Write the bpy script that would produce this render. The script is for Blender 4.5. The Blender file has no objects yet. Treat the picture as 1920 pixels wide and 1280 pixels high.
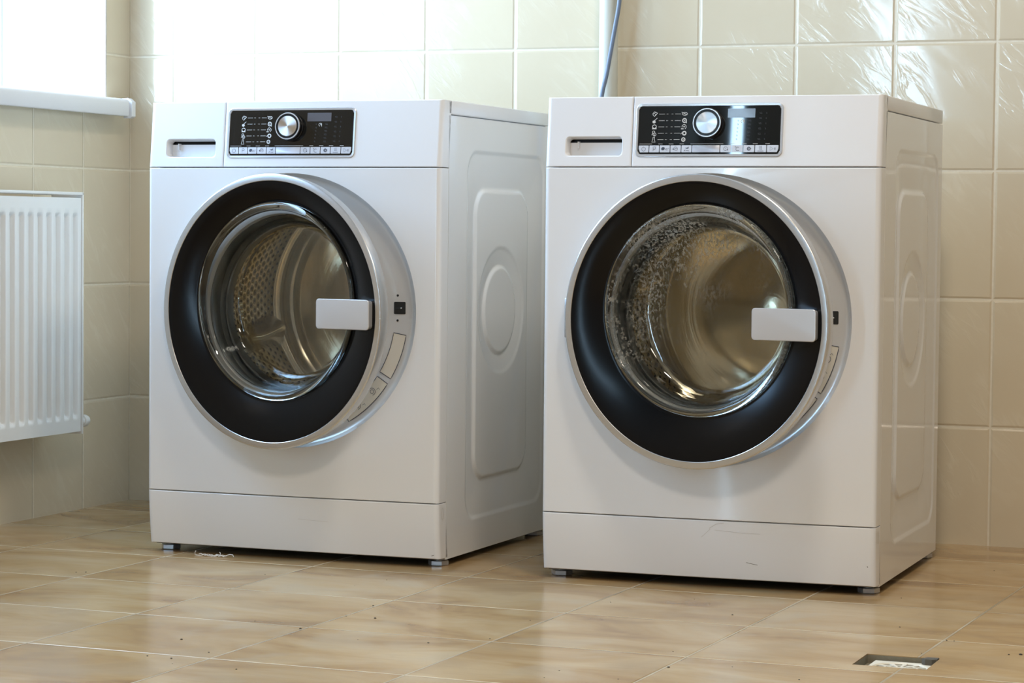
import bpy, bmesh, math, random
from mathutils import Vector, Matrix
random.seed(7)
S = bpy.context.scene
COL = S.collection
R = math.radians
PI = math.pi

# ------------------------------------------------------------------ node helpers
class NT:
    def __init__(s, name):
        s.m = bpy.data.materials.new(name); s.m.use_nodes = True
        s.t = s.m.node_tree; s.t.nodes.clear()
        s.out = s.t.nodes.new('ShaderNodeOutputMaterial')
    def n(s, typ, **kw):
        nd = s.t.nodes.new(typ)
        for k, v in kw.items(): setattr(nd, k, v)
        return nd
    def L(s, a, b): s.t.links.new(a, b)
    def put(s, sock, v):
        if v is None: return
        if isinstance(v, bpy.types.NodeSocket): s.L(v, sock)
        else:
            if sock.type == 'RGBA' and len(v) == 3: v = (*v, 1)
            sock.default_value = v
    def math(s, op, a, b=None, c=None, clamp=False):
        nd = s.n('ShaderNodeMath', operation=op, use_clamp=clamp)
        s.put(nd.inputs[0], a); s.put(nd.inputs[1], b); s.put(nd.inputs[2], c)
        return nd.outputs[0]
    def smooth(s, v, a, b, lo=0.0, hi=1.0):
        nd = s.n('ShaderNodeMapRange', interpolation_type='SMOOTHSTEP')
        s.put(nd.inputs[0], v); s.put(nd.inputs[1], a); s.put(nd.inputs[2], b)
        s.put(nd.inputs[3], lo); s.put(nd.inputs[4], hi)
        return nd.outputs[0]
    def mix(s, f, a, b, mode='MIX'):
        nd = s.n('ShaderNodeMix', data_type='RGBA', blend_type=mode)
        s.put(nd.inputs[0], f); s.put(nd.inputs[6], a); s.put(nd.inputs[7], b)
        return nd.outputs[2]
    def xyz(s, v):
        nd = s.n('ShaderNodeSeparateXYZ'); s.L(v, nd.inputs[0]); return nd.outputs
    def comb(s, x, y, z):
        nd = s.n('ShaderNodeCombineXYZ')
        s.put(nd.inputs[0], x); s.put(nd.inputs[1], y); s.put(nd.inputs[2], z); return nd.outputs[0]
    def noise(s, vec, scale, detail=3, rough=.5, dist=0.0, out=0):
        nd = s.n('ShaderNodeTexNoise'); s.put(nd.inputs['Vector'], vec)
        nd.inputs['Scale'].default_value = scale; nd.inputs['Detail'].default_value = detail
        nd.inputs['Roughness'].default_value = rough; nd.inputs['Distortion'].default_value = dist
        return nd.outputs[out]
    def mapping(s, vec, scale=(1, 1, 1), rot=(0, 0, 0), loc=(0, 0, 0)):
        nd = s.n('ShaderNodeMapping'); s.L(vec, nd.inputs[0])
        nd.inputs['Scale'].default_value = scale; nd.inputs['Rotation'].default_value = rot
        nd.inputs['Location'].default_value = loc; return nd.outputs[0]
    def bump(s, h, dist, strength=1.0):
        nd = s.n('ShaderNodeBump'); s.L(h, nd.inputs['Height'])
        nd.inputs['Distance'].default_value = dist; nd.inputs['Strength'].default_value = strength
        return nd.outputs[0]
    def ramp(s, v, stops):
        nd = s.n('ShaderNodeValToRGB'); s.L(v, nd.inputs[0])
        e = nd.color_ramp.elements
        while len(e) < len(stops): e.new(.5)
        for k, (p, c) in zip(e, stops): k.position = p; k.color = (*c, 1)
        return nd.outputs[0]
    def bsdf(s, color=None, rough=None, metal=None, normal=None, spec=None, coat=None, **kw):
        nd = s.n('ShaderNodeBsdfPrincipled')
        s.put(nd.inputs['Base Color'], color); s.put(nd.inputs['Roughness'], rough)
        s.put(nd.inputs['Metallic'], metal); s.put(nd.inputs['Normal'], normal)
        s.put(nd.inputs['Specular IOR Level'], spec); s.put(nd.inputs['Coat Weight'], coat)
        for k, v in kw.items(): s.put(nd.inputs[k], v)
        return nd.outputs[0]
    def done(s, sh): s.L(sh, s.out.inputs[0]); return s.m

def plain(name, color, rough=.5, metal=0.0, bumpy=0.0, bscale=60, var=0.03, **kw):
    t = NT(name)
    co = t.n('ShaderNodeTexCoord').outputs['Object']
    nz = t.noise(co, bscale, 3)
    c = t.mix(t.math('MULTIPLY', nz, var * 2), color, tuple(x * .75 for x in color))
    nrm = t.bump(nz, .001, bumpy) if bumpy else None
    return t.done(t.bsdf(c, rough, metal, nrm, **kw))

# ------------------------------------------------------------------ wall / floor tiles
def wall_tile_mat(name, axis, u0, tw, th, z1):
    t = NT(name)
    P = t.xyz(t.n('ShaderNodeNewGeometry').outputs['Position'])
    u, z = P[axis], P[2]
    fu = t.math('DIVIDE', t.math('SUBTRACT', u, u0), tw)
    fz = t.math('DIVIDE', t.math('SUBTRACT', z, z1), th)
    wob = t.math('MULTIPLY', t.math('SUBTRACT', t.noise(t.comb(u, z, 0.0), 30, 2), .5), .0012)
    def edge(f, w):
        fr = t.math('FRACT', f)
        return t.math('MULTIPLY', t.math('MINIMUM', fr, t.math('SUBTRACT', 1.0, fr)), w)
    e = t.math('ADD', t.math('MINIMUM', edge(fu, tw), edge(fz, th)), wob)
    tile = t.smooth(e, .0012, .0022)
    pillow = t.smooth(e, .0010, .0060)
    iu, iz = t.math('FLOOR', fu), t.math('FLOOR', fz)
    wn = t.n('ShaderNodeTexWhiteNoise', noise_dimensions='2D'); t.L(t.comb(iu, iz, 0.0), wn.inputs['Vector'])
    off = t.math('MULTIPLY', wn.outputs['Value'], 7.0)
    base = t.comb(t.math('ADD', u, off), t.math('ADD', z, off), off)
    m1 = t.mapping(t.mapping(base, rot=(0, 0, R(-38))), (30, 6.5, 1))
    # feathered relief strokes
    s1 = t.noise(m1, 1.0, 3, .55, 1.6)
    stroke = t.smooth(s1, .50, .70)
    m2 = t.mapping(t.mapping(base, rot=(0, 0, R(-52))), (48, 9, 1))
    s2 = t.smooth(t.noise(m2, 1.0, 3, .5, 1.2), .52, .70)
    cloud = t.noise(base, 5.0, 2, .5)
    rel = t.math('MULTIPLY', t.math('MAXIMUM', stroke, t.math('MULTIPLY', s2, .6)), t.smooth(cloud, .40, .60))
    c = t.mix(cloud, (.615, .525, .375), (.685, .60, .45))
    c = t.mix(t.math('MULTIPLY', rel, .34), c, (.76, .70, .56))
    c = t.mix(t.math('MULTIPLY', t.smooth(wn.outputs['Value'], 0.0, 1.0), .12), c, (.53, .43, .29))
    grout = t.mix(t.noise(t.comb(u, z, 0.0), 90, 2), (.66, .59, .45), (.80, .74, .61))
    c = t.mix(tile, grout, c)
    wav = t.noise(t.mapping(t.mapping(base, rot=(0, 0, R(-38))), (11, 4, 1)), 1.0, 2, .5, .8)
    h = t.math('ADD', t.math('MULTIPLY', pillow, 1.0), t.math('ADD', t.math('MULTIPLY', rel, .22), t.math('MULTIPLY', wav, .45)))
    nrm = t.bump(h, .0016, .75)
    rough = t.mix(tile, (.75,) * 3, (.09,) * 3)
    return t.done(t.bsdf(c, rough, 0.0, nrm, spec=.55))

def floor_mat(name, fx, fy, ang, a, b):
    t = NT(name)
    pos = t.n('ShaderNodeNewGeometry').outputs['Position']
    P = t.xyz(pos)
    ca, sa = math.cos(ang), math.sin(ang)
    dx, dy = t.math('SUBTRACT', P[0], fx), t.math('SUBTRACT', P[1], fy)
    u = t.math('ADD', t.math('MULTIPLY', dx, ca), t.math('MULTIPLY', dy, sa))
    v = t.math('SUBTRACT', t.math('MULTIPLY', dy, ca), t.math('MULTIPLY', dx, sa))
    fu, fv = t.math('DIVIDE', u, a), t.math('DIVIDE', v, b)
    def edge(f, w):
        fr = t.math('FRACT', f)
        return t.math('MULTIPLY', t.math('MINIMUM', fr, t.math('SUBTRACT', 1.0, fr)), w)
    wob = t.math('MULTIPLY', t.math('SUBTRACT', t.noise(pos, 40, 2), .5), .001)
    eu, ev = edge(fu, a), edge(fv, b)
    e = t.math('ADD', t.math('MINIMUM', eu, ev), wob)
    tile = t.smooth(e, .0010, .0018)
    pil = t.smooth(e, .0008, .0040)
    wn = t.n('ShaderNodeTexWhiteNoise', noise_dimensions='2D')
    t.L(t.comb(t.math('FLOOR', fu), t.math('FLOOR', fv), 0.0), wn.inputs['Vector'])
    r = wn.outputs['Value']
    off = t.math('MULTIPLY', r, 23.0)
    bc = t.comb(t.math('ADD', u, off), t.math('ADD', v, off), off)
    band = t.noise(t.mapping(bc, (3.2, 6.5, 1), (0, 0, R(4))), 1.0, 4, .55, .9)
    fine = t.noise(t.mapping(bc, (14, 90, 1), (0, 0, R(3))), 1.0, 4, .65, .6)
    blot = t.noise(bc, 6.0, 3, .5, .4)
    grain = t.noise(bc, 260, 3, .7)
    c = t.ramp(band, [(.28, (.28, .155, .062)), (.43, (.42, .262, .112)), (.55, (.50, .34, .165)), (.70, (.56, .415, .235))])
    c = t.mix(t.smooth(fine, .45, .75, 0.0, .22), c, (.31, .22, .125))
    c = t.mix(t.smooth(blot, .52, .70, 0.0, .50), c, (.33, .225, .12))
    c = t.mix(t.smooth(blot, .30, .46, .40, 0.0), c, (.50, .42, .29))
    c = t.mix(t.smooth(grain, .60, .78, 0.0, .35), c, (.34, .25, .15))
    c = t.mix(t.math('MULTIPLY', r, .12), c, (.50, .40, .26))
    gl = t.noise(pos, 3.0, 2)
    # the joint: pale grout, dirtier along one direction
    gc = t.mix(t.smooth(gl, .35, .65), (.34, .28, .19), (.66, .58, .42))
    gc = t.mix(t.math('LESS_THAN', eu, ev), t.mix(.25, gc, (.74, .64, .46)), t.mix(.45, gc, (.30, .24, .17)))
    c = t.mix(tile, gc, c)
    h = t.math('ADD', pil, t.math('ADD', t.math('MULTIPLY', t.noise(bc, 9, 2), .22), t.math('MULTIPLY', grain, .035)))
    nrm = t.bump(h, .0012, .6)
    rough = t.math('ADD', t.math('MULTIPLY', blot, .10), t.math('ADD', .15, t.math('MULTIPLY', t.math('SUBTRACT', 1.0, tile), .5)))
    return t.done(t.bsdf(c, rough, 0.0, nrm, spec=.5))

M = {}
M['back'] = wall_tile_mat('wall_tiles_back', 0, .1113, .2025, .2531, .2344)
M['side'] = wall_tile_mat('wall_tiles_side', 1, -.2021, .2025, .2531, .2344)
M['floor'] = floor_mat('floor_tiles', .5466, -.8217, R(-1.4846), .3073, .3082)
M['paint'] = plain('ceiling_paint', (.42, .41, .385), .8)
M['white'] = plain('white_enamel', (.80, .80, .80), .14, spec=.5, coat=.3, var=.01)
M['plastic'] = plain('white_plastic', (.80, .80, .805), .20, var=.01)
M['sideenamel'] = plain('side_enamel', (.78, .785, .78), .10, spec=.5, coat=.4, var=.01)
M['silver'] = plain('silver_plastic', (.70, .69, .67), .28, .25, var=.01)
M['rim'] = plain('satin_silver_rim', (.58, .58, .575), .26, .75, var=.01)
M['handle'] = plain('satin_handle', (.66, .66, .67), .30, .45, var=.01)
M['black'] = plain('black_gloss_ring', (.0025, .003, .004), .21, spec=.24, var=0)
M['knob'] = plain('black_knob', (.006, .006, .007), .28, spec=.4, var=0)
M['panelglass'] = plain('black_panel_glass', (.010, .011, .011), .035, spec=.5, var=0)
M['bezel'] = plain('silver_bezel', (.66, .68, .71), .22, .45, var=.01)
M['dark'] = plain('dark_void', (.012, .012, .012), .6)
M['rubber'] = plain('grey_gasket', (.14, .145, .14), .45)
M['key'] = plain('pale_keys', (.64, .66, .72), .28, .1, var=.01)
M['ink'] = plain('dark_ink', (.05, .06, .09), .5, var=0)
M['print'] = plain('pale_print', (.62, .62, .60), .5, var=0)
M['dimprint'] = plain('dim_print', (.045, .047, .05), .4, var=0)
M['lcd'] = plain('grey_display', (.115, .115, .13), .12, var=0)
M['zinc'] = plain('zinc_foot', (.50, .51, .53), .35, .7)
M['base'] = plain('base_plate_metal', (.05, .05, .05), .6)
M['radiator'] = plain('radiator_enamel', (.74, .74, .72), .22, var=.01)
M['sill'] = plain('sill_plastic', (.70, .70, .72), .28, var=.02)
M['pipe'] = plain('pipe_paint', (.62, .62, .54), .30)
M['cable'] = plain('grey_cable', (.16, .20, .27), .42)
M['label'] = plain('cream_label', (.66, .62, .53), .5, var=.02)
M['drainplastic'] = plain('drain_plastic', (.80, .75, .62), .40, bumpy=.3)
M['mortar'] = plain('rough_mortar', (.24, .215, .155), .9, bumpy=.6, bscale=180, var=.4)
M['chip'] = plain('dark_mortar', (.10, .09, .07), .9, bumpy=.6, bscale=180)
M['lint'] = plain('white_thread', (.82, .80, .76), .8)
M['dirt'] = plain('dark_dirt', (.03, .024, .018), .8)
M['scratch'] = plain('scratch_mark', (.20, .18, .15), .6, var=0)
M['softscratch'] = plain('soft_scratch', (.60, .58, .54), .4, var=0)
M['doorpaint'] = plain('door_paint', (.72, .68, .60), .4)

def emit_mat(name, color, strength):
    t = NT(name); e = t.n('ShaderNodeEmission')
    e.inputs[0].default_value = (*color, 1); e.inputs[1].default_value = strength
    return t.done(e.outputs[0])

def brushed(name):
    t = NT(name)
    tn = t.n('ShaderNodeTangent', direction_type='RADIAL', axis='Y')
    return t.done(t.bsdf((.74, .74, .75), .30, 1.0, None, Anisotropic=.92, Tangent=tn.outputs[0]))
M['cap'] = brushed('spun_metal_cap')

def drum_mat():
    t = NT('stainless_drum')
    P = t.xyz(t.n('ShaderNodeTexCoord').outputs['Object'])
    ang = t.math('MULTIPLY', t.math('ARCTAN2', P[2], P[0]), 88 / (2 * PI))
    row = t.math('DIVIDE', P[1], .0150)
    par = t.math('MULTIPLY', t.math('MODULO', t.math('FLOOR', row), 2.0), .5)
    fa = t.math('SUBTRACT', t.math('FRACT', t.math('ADD', t.math('ADD', ang, 100.0), par)), .5)
    fr = t.math('SUBTRACT', t.math('FRACT', row), .5)
    d = t.math('SQRT', t.math('ADD', t.math('MULTIPLY', fa, fa), t.math('MULTIPLY', t.math('MULTIPLY', fr, fr), .7)))
    hole = t.smooth(d, .18, .23, 1.0, 0.0)
    dimple = t.smooth(d, .18, .45)
    nz = t.noise(t.mapping(t.n('ShaderNodeTexCoord').outputs['Object'], (1, 1, 1)), 14, 2)
    c = t.mix(nz, (.84, .77, .60), (.92, .85, .70))
    c = t.mix(hole, c, (.01, .01, .01))
    h = t.math('ADD', dimple, t.math('MULTIPLY', nz, .8))
    metal = t.math('SUBTRACT', 1.0, hole)
    return t.done(t.bsdf(c, .24, metal, t.bump(h, .0015, .8)))
M['drum'] = drum_mat()
def steel_mat():
    t = NT('wavy_stainless')
    co = t.n('ShaderNodeTexCoord').outputs['Object']
    P = t.xyz(co)
    rad = t.math('SQRT', t.math('ADD', t.math('MULTIPLY', P[0], P[0]), t.math('MULTIPLY', P[2], P[2])))
    ring = t.noise(t.comb(t.math('MULTIPLY', rad, 110.0), 0.0, 0.0), 1.0, 3)
    nz = t.noise(co, 11, 2)
    c = t.mix(nz, (.82, .74, .56), (.92, .85, .68))
    h = t.math('ADD', t.math('MULTIPLY', ring, .25), nz)
    return t.done(t.bsdf(c, .22, 1.0, t.bump(h, .0030, .6)))
M['steel'] = steel_mat()

def glass_mat(name, wet, zc):
    t = NT(name)
    co = t.n('ShaderNodeTexCoord').outputs['Object']
    P = t.xyz(co)
    wav = t.noise(co, 16, 2, .4)
    nrm = t.bump(wav, .0022, .5)
    g = t.n('ShaderNodeBsdfGlass'); g.inputs['Color'].default_value = (.92, .93, .92, 1)
    g.inputs['IOR'].default_value = 1.45; g.inputs['Roughness'].default_value = 0.0
    t.L(nrm, g.inputs['Normal'])
    sp = t.noise(t.mapping(co, (1, .5, .6)), 260 if wet else 330, 3, .62)
    reg = t.noise(co, 9, 3, .6, .6)
    x, z = P[0], t.math('SUBTRACT', P[2], zc)
    if wet:
        up = t.smooth(t.math('SUBTRACT', z, t.math('MULTIPLY', t.math('SUBTRACT', x, .261), .9)), -.03, .13)
        m = t.math('MULTIPLY', t.math('MULTIPLY', t.smooth(sp, .50, .60), t.smooth(reg, .36, .58)), t.math('ADD', t.math('MULTIPLY', up, .75), .10))
    else:
        up = t.smooth(z, -.02, .15)
        m = t.math('MULTIPLY', t.math('MULTIPLY', t.smooth(sp, .66, .72), t.smooth(reg, .45, .6)), t.math('MULTIPLY', up, .7))
    # flat floor of the bowl: a thin parallel pane (clear, with surface reflection)
    rr_ = t.math('SQRT', t.math('ADD', t.math('POWER', t.math('SUBTRACT', x, .261), 2.0), t.math('POWER', z, 2.0)))
    flat = t.smooth(rr_, .134, .137, 1.0, 0.0)
    trp = t.n('ShaderNodeBsdfTransparent'); trp.inputs[0].default_value = (.95, .955, .94, 1)
    gls = t.n('ShaderNodeBsdfGlossy'); gls.inputs['Roughness'].default_value = .02; t.L(nrm, gls.inputs['Normal'])
    fre = t.n('ShaderNodeFresnel'); fre.inputs[0].default_value = 1.45
    thin = t.n('ShaderNodeMixShader'); t.L(fre.outputs[0], thin.inputs[0]); t.L(trp.outputs[0], thin.inputs[1]); t.L(gls.outputs[0], thin.inputs[2])
    gm = t.n('ShaderNodeMixShader'); t.L(flat, gm.inputs[0]); t.L(g.outputs[0], gm.inputs[1]); t.L(thin.outputs[0], gm.inputs[2]); g = gm
    df = t.n('ShaderNodeBsdfDiffuse'); df.inputs[0].default_value = (.62, .60, .53, 1)
    tr = t.n('ShaderNodeBsdfTranslucent'); tr.inputs[0].default_value = (.62, .60, .53, 1)
    mx0 = t.n('ShaderNodeMixShader'); mx0.inputs[0].default_value = .5
    t.L(df.outputs[0], mx0.inputs[1]); t.L(tr.outputs[0], mx0.inputs[2])
    mx = t.n('ShaderNodeMixShader'); t.L(m, mx.inputs[0]); t.L(g.outputs[0], mx.inputs[1]); t.L(mx0.outputs[0], mx.inputs[2])
    return t.done(mx.outputs[0])
M['glassA'] = glass_mat('door_glass_dry', False, .481)
M['glassB'] = glass_mat('door_glass_wet', True, .481)

# ------------------------------------------------------------------ mesh helpers
def finish(name, bm, mat, parent=None, smooth=35, mats=None, loc=None):
    bmesh.ops.remove_doubles(bm, verts=bm.verts, dist=1e-6)
    bmesh.ops.recalc_face_normals(bm, faces=bm.faces)
    if smooth:
        lim = R(smooth)
        for f in bm.faces: f.smooth = True
        for e in bm.edges:
            if len(e.link_faces) != 2 or e.calc_face_angle(0) > lim: e.smooth = False
    me = bpy.data.meshes.new(name); bm.to_mesh(me); bm.free()
    for m in (mats or [mat]): me.materials.append(m)
    o = bpy.data.objects.new(name, me); COL.objects.link(o)
    if parent: o.parent = parent
    if loc: o.location = loc
    return o

def loft(bm, rings, close=True, cap0=False, cap1=False, mi=0):
    vs = [[bm.verts.new(p) for p in r] for r in rings]
    n = len(rings[0])
    for a, b in zip(vs, vs[1:]):
        for i in range(n if close else n - 1):
            j = (i + 1) % n
            try: f = bm.faces.new((a[i], a[j], b[j], b[i])); f.material_index = mi
            except ValueError: pass
    if cap0: f = bm.faces.new(vs[0]); f.material_index = mi
    if cap1: f = bm.faces.new(vs[-1]); f.material_index = mi
    return vs

def rr(cx, cz, hw, hh, r, y, n=64, yf=None):
    """closed rounded rectangle in the XZ plane (n points); straights are sampled too"""
    round_ = r >= hw - 1e-9 and r >= hh - 1e-9
    r = max(1e-5, min(r, hw, hh)); q = n // 4; out = []
    s = 0 if round_ else max(1, int(q * .3)); m = q - 2 * s
    for k, (sx, sz) in enumerate(((1, 1), (-1, 1), (-1, -1), (1, -1))):
        ox, oz = cx + sx * (hw - r), cz + sz * (hh - r)
        A = [(ox + r * math.cos(a), oz + r * math.sin(a)) for a in [(k + i / (m - 1)) * PI / 2 for i in range(m)]]
        mids = ((cx + sx * hw, cz), (cx, cz + sz * hh)) if k % 2 == 0 else ((cx, cz + sz * hh), (cx + sx * hw, cz))
        p0, p1 = mids
        pts = [(p0[0] + (A[0][0] - p0[0]) * i / s, p0[1] + (A[0][1] - p0[1]) * i / s) for i in range(s)] + A + \
              [(A[-1][0] + (p1[0] - A[-1][0]) * i / s, A[-1][1] + (p1[1] - A[-1][1]) * i / s) for i in range(1, s + 1)]
        out += [(x, y, z) for x, z in pts]
    return out

def circ(cx, cz, r, y, n=96):
    return rr(cx, cz, r, r, r, y, n)

def lathe(bm, prof, cx=0, cz=0, n=96, cap0=False, cap1=False, mi=0):
    return loft(bm, [circ(cx, cz, r, y, n) for r, y in prof], True, cap0, cap1, mi)

def box(bm, x0, x1, y0, y1, z0, z1, bev=0, seg=2, mi=0):
    vs = [bm.verts.new(p) for p in ((x0,y0,z0),(x1,y0,z0),(x1,y1,z0),(x0,y1,z0),(x0,y0,z1),(x1,y0,z1),(x1,y1,z1),(x0,y1,z1))]
    fs = [bm.faces.new([vs[i] for i in f]) for f in ((0,1,2,3),(4,7,6,5),(0,4,5,1),(1,5,6,2),(2,6,7,3),(3,7,4,0))]
    for f in fs: f.material_index = mi
    if bev:
        es = list({e for f in fs for e in f.edges})
        bmesh.ops.bevel(bm, geom=es, offset=bev, segments=seg, affect='EDGES', profile=.5)

def stroke(bm, pts, w, fn, h=.0004, closed=False, mi=0):
    """flat ribbon along 2-D points; fn(x,z,h)->3-D"""
    n = len(pts)
    L, Rr = [], []
    for i in range(n):
        if closed: a, b = pts[(i - 1) % n], pts[(i + 1) % n]
        else: a, b = pts[max(0, i - 1)], pts[min(n - 1, i + 1)]
        dx, dz = b[0] - a[0], b[1] - a[1]; l = math.hypot(dx, dz) or 1
        nx, nz = -dz / l * w / 2, dx / l * w / 2
        L.append(bm.verts.new(fn(pts[i][0] + nx, pts[i][1] + nz, h)))
        Rr.append(bm.verts.new(fn(pts[i][0] - nx, pts[i][1] - nz, h)))
    for i in range(n if closed else n - 1):
        j = (i + 1) % n
        f = bm.faces.new((L[i], Rr[i], Rr[j], L[j])); f.material_index = mi

def fill(bm, pts, fn, h=.0004):
    bm.faces.new([bm.verts.new(fn(x, z, h)) for x, z in pts])

def arc(cx, cz, r, a0, a1, n=14, ry=None):
    return [(cx + r * math.cos(R(a0 + (a1 - a0) * i / (n - 1))), cz + (ry or r) * math.sin(R(a0 + (a1 - a0) * i / (n - 1)))) for i in range(n)]

def tube(bm, pts, r, n=12, mi=0):
    P = [Vector(p) for p in pts]; rings = []
    up = Vector((0, 1, .013)).normalized()
    for i, p in enumerate(P):
        d = (P[min(len(P) - 1, i + 1)] - P[max(0, i - 1)]).normalized()
        a = d.cross(up).normalized(); b = d.cross(a).normalized()
        rings.append([p + a * r * math.cos(2 * PI * k / n) + b * r * math.sin(2 * PI * k / n) for k in range(n)])
    loft(bm, rings, True, True, True, mi)

def thing(name, label, cat, loc=(0, 0, 0), rz=0, group=None):
    o = bpy.data.objects.new(name, None); COL.objects.link(o)
    o.location = loc; o.rotation_euler.z = rz; o.empty_display_size = .1
    o['label'] = label; o['category'] = cat
    if group: o['group'] = group
    return o
def tag(o, label, cat, group=None, kind=None):
    o['label'] = label; o['category'] = cat
    if group: o['group'] = group
    if kind: o['kind'] = kind
    return o
def struct(o, label=None, cat=None):
    o['kind'] = 'structure'
    if label: o['label'] = label
    if cat: o['category'] = cat
    return o

# ------------------------------------------------------------------ room shell
XR, YF, H = 4.3, -6.6, 2.7
WY0, WY1, WZ0, WZ1 = -1.72, -.105, .874, 2.25      # window opening in the left wall
DX0, DX1, DZ0, DZ1 = 1.995, 2.102, -1.432, -1.334 # drain hole (x, then y)

def slab_with_hole(name, mat, o0, o1, h0, h1, place, thick):
    """wall rectangle o0..o1 with a hole h0..h1 (None: no hole), place(u,v,w)->xyz, w is depth behind"""
    bm = bmesh.new()
    def rect(a, b, w): return [(a[0], a[1], w), (b[0], a[1], w), (b[0], b[1], w), (a[0], b[1], w)]
    if h0 is None:
        loft(bm, [[place(*p) for p in rect(o0, o1, 0)], [place(*p) for p in rect(o0, o1, thick)]], True, True, True)
    else:
        loft(bm, [[place(*p) for p in r] for r in (rect(h0, h1, 0), rect(o0, o1, 0), rect(o0, o1, thick), rect(h0, h1, thick), rect(h0, h1, 0))])
    return finish(name, bm, mat, smooth=0)

struct(slab_with_hole('wall_back', M['back'], (-.3, 0), (XR + .3, H), None, None, lambda u, v, w: (u, w, v), .2),
       'cream tiled wall behind the two washing machines', 'wall')
struct(slab_with_hole('wall_left', M['side'], (-3.2, 0), (0, H), (WY0, WZ0), (WY1, WZ1), lambda u, v, w: (-w, u, v), .34),
       'cream tiled wall under and beside the bright window', 'wall')
struct(slab_with_hole('wall_left', M['paint'], (YF, 0), (-3.2, H), None, None, lambda u, v, w: (-w, u, v), .28))
struct(slab_with_hole('wall_right', M['paint'], (YF, 0), (0, H), None, None, lambda u, v, w: (XR + w, u, v), .2))
struct(slab_with_hole('wall_front', M['paint'], (-.3, 0), (XR + .3, H), (.26, 0.05), (.40, 2.55), lambda u, v, w: (u, YF - w, v), .2))
struct(slab_with_hole('ceiling', M['paint'], (-.3, YF - .2), (XR + .3, .2), None, None, lambda u, v, w: (u, v, H + w), .1))
struct(slab_with_hole('floor', M['floor'], (-.3, YF - .2), (XR + .3, .2), (DX0, DZ0), (DX1, DZ1), lambda u, v, w: (u, v, -w), .06),
       'glossy beige marbled square floor tiles', 'floor')

# window in the left wall: sky-bright panes in thin white frames
win = bpy.data.objects.new('window_1', None); COL.objects.link(win)
struct(win, 'large bright window above the sill and radiator on left wall', 'window')
bm = bmesh.new()
XW = -.28
for y0, y1 in ((WY0, WY0 + .05), (-1.02, -.96), (WY1 - .022, WY1)): box(bm, XW - .05, XW + .015, y0, y1, WZ0, WZ1, .003)
for z0, z1 in ((WZ0, WZ0 + .03), (WZ1 - .05, WZ1)): box(bm, XW - .048, XW + .013, WY0, WY1, z0, z1, .003)
finish('window_frame', bm, M['sill'], win)
bm = bmesh.new()   # white plastic lining of the window reveal
T = .004
box(bm, XW, -.001, WY1 - T, WY1 - .0003, WZ0, WZ1); box(bm, XW, -.001, WY0 + .0003, WY0 + T, WZ0, WZ1)
box(bm, XW, -.001, WY0, WY1, WZ1 - T, WZ1 - .0003)
finish('window_lining', bm, M['sill'], win)
M['sky1'] = emit_mat('sky_through_clear_pane', (.58, .78, 1.0), 15.0)
M['sky2'] = emit_mat('sky_tinted_pane', (.38, .65, 1.0), 14.0)  # second pane's glow made bluer to cool the left machine's front
for nm, y0, y1, m in (('pane', -.965, WY1 - .02, 'sky1'), ('pane', WY0 + .04, -1.015, 'sky2')):
    bm = bmesh.new()
    bm.faces.new([bm.verts.new(p) for p in ((XW - .03, y0, WZ0 + .02), (XW - .03, y1, WZ0 + .02), (XW - .03, y1, WZ1 - .04), (XW - .03, y0, WZ1 - .04))])
    finish(nm, bm, M[m], win, smooth=0)

# narrow window strip in the far (front) wall, behind the camera
w2 = bpy.data.objects.new('window_2', None); COL.objects.link(w2); struct(w2)
bm = bmesh.new(); box(bm, .25, .27, YF - .06, YF + .02, .04, 2.56, .002); box(bm, .39, .41, YF - .06, YF + .02, .04, 2.56, .002)
finish('window_frame', bm, M['sill'], w2)
bm = bmesh.new()
bm.faces.new([bm.verts.new(p) for p in ((.26, YF - .05, .05), (.40, YF - .05, .05), (.40, YF - .05, 2.55), (.26, YF - .05, 2.55))])
M['sky3'] = emit_mat('sky_through_narrow_pane', (.50, .76, 1.0), 40.0)
finish('pane', bm, M['sky3'], w2, smooth=0)

# window sill board
sl = thing('window_sill', 'white plastic window sill board above the radiator', 'window sill', (0, -1.0, .857))
bm = bmesh.new()
n = 28
def sillprof(y):
    pts = [(-.262, .018), (-.262, .034), (.038, .039)]
    pts += [(.038 + .010 * math.sin(a), .029 + .010 * math.cos(a)) for a in [k * PI / 12 for k in range(1, 7)]]
    pts += [(.048 + .0, .004), (.046, .001), (.042, 0), (.036, .001), (.034, .012), (.002, .012), (.002, .018)]
    return [(x, y, z) for x, z in pts]
loft(bm, [sillprof(-.715), sillprof(.910)], True, True, True)
finish('sill_board', bm, M['sill'], sl)
bm = bmesh.new()
def capp(y, e):
    return [(.002 - e, y, .010 - e), (.002 - e, y, .038 + e), (.040 + e, y, .040 + e), (.050 + e, y, .032 + e), (.050 + e, y, .002 - e), (.044 + e, y, -.002 - e), (.032 - e, y, -.002 - e), (.030, y, .010 - e)]
loft(bm, [capp(.916, 0), capp(.9165, .0012), capp(.932, .0012), capp(.935, 0)], True, True, True)
finish('end_cap', bm, M['sill'], sl)

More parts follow.
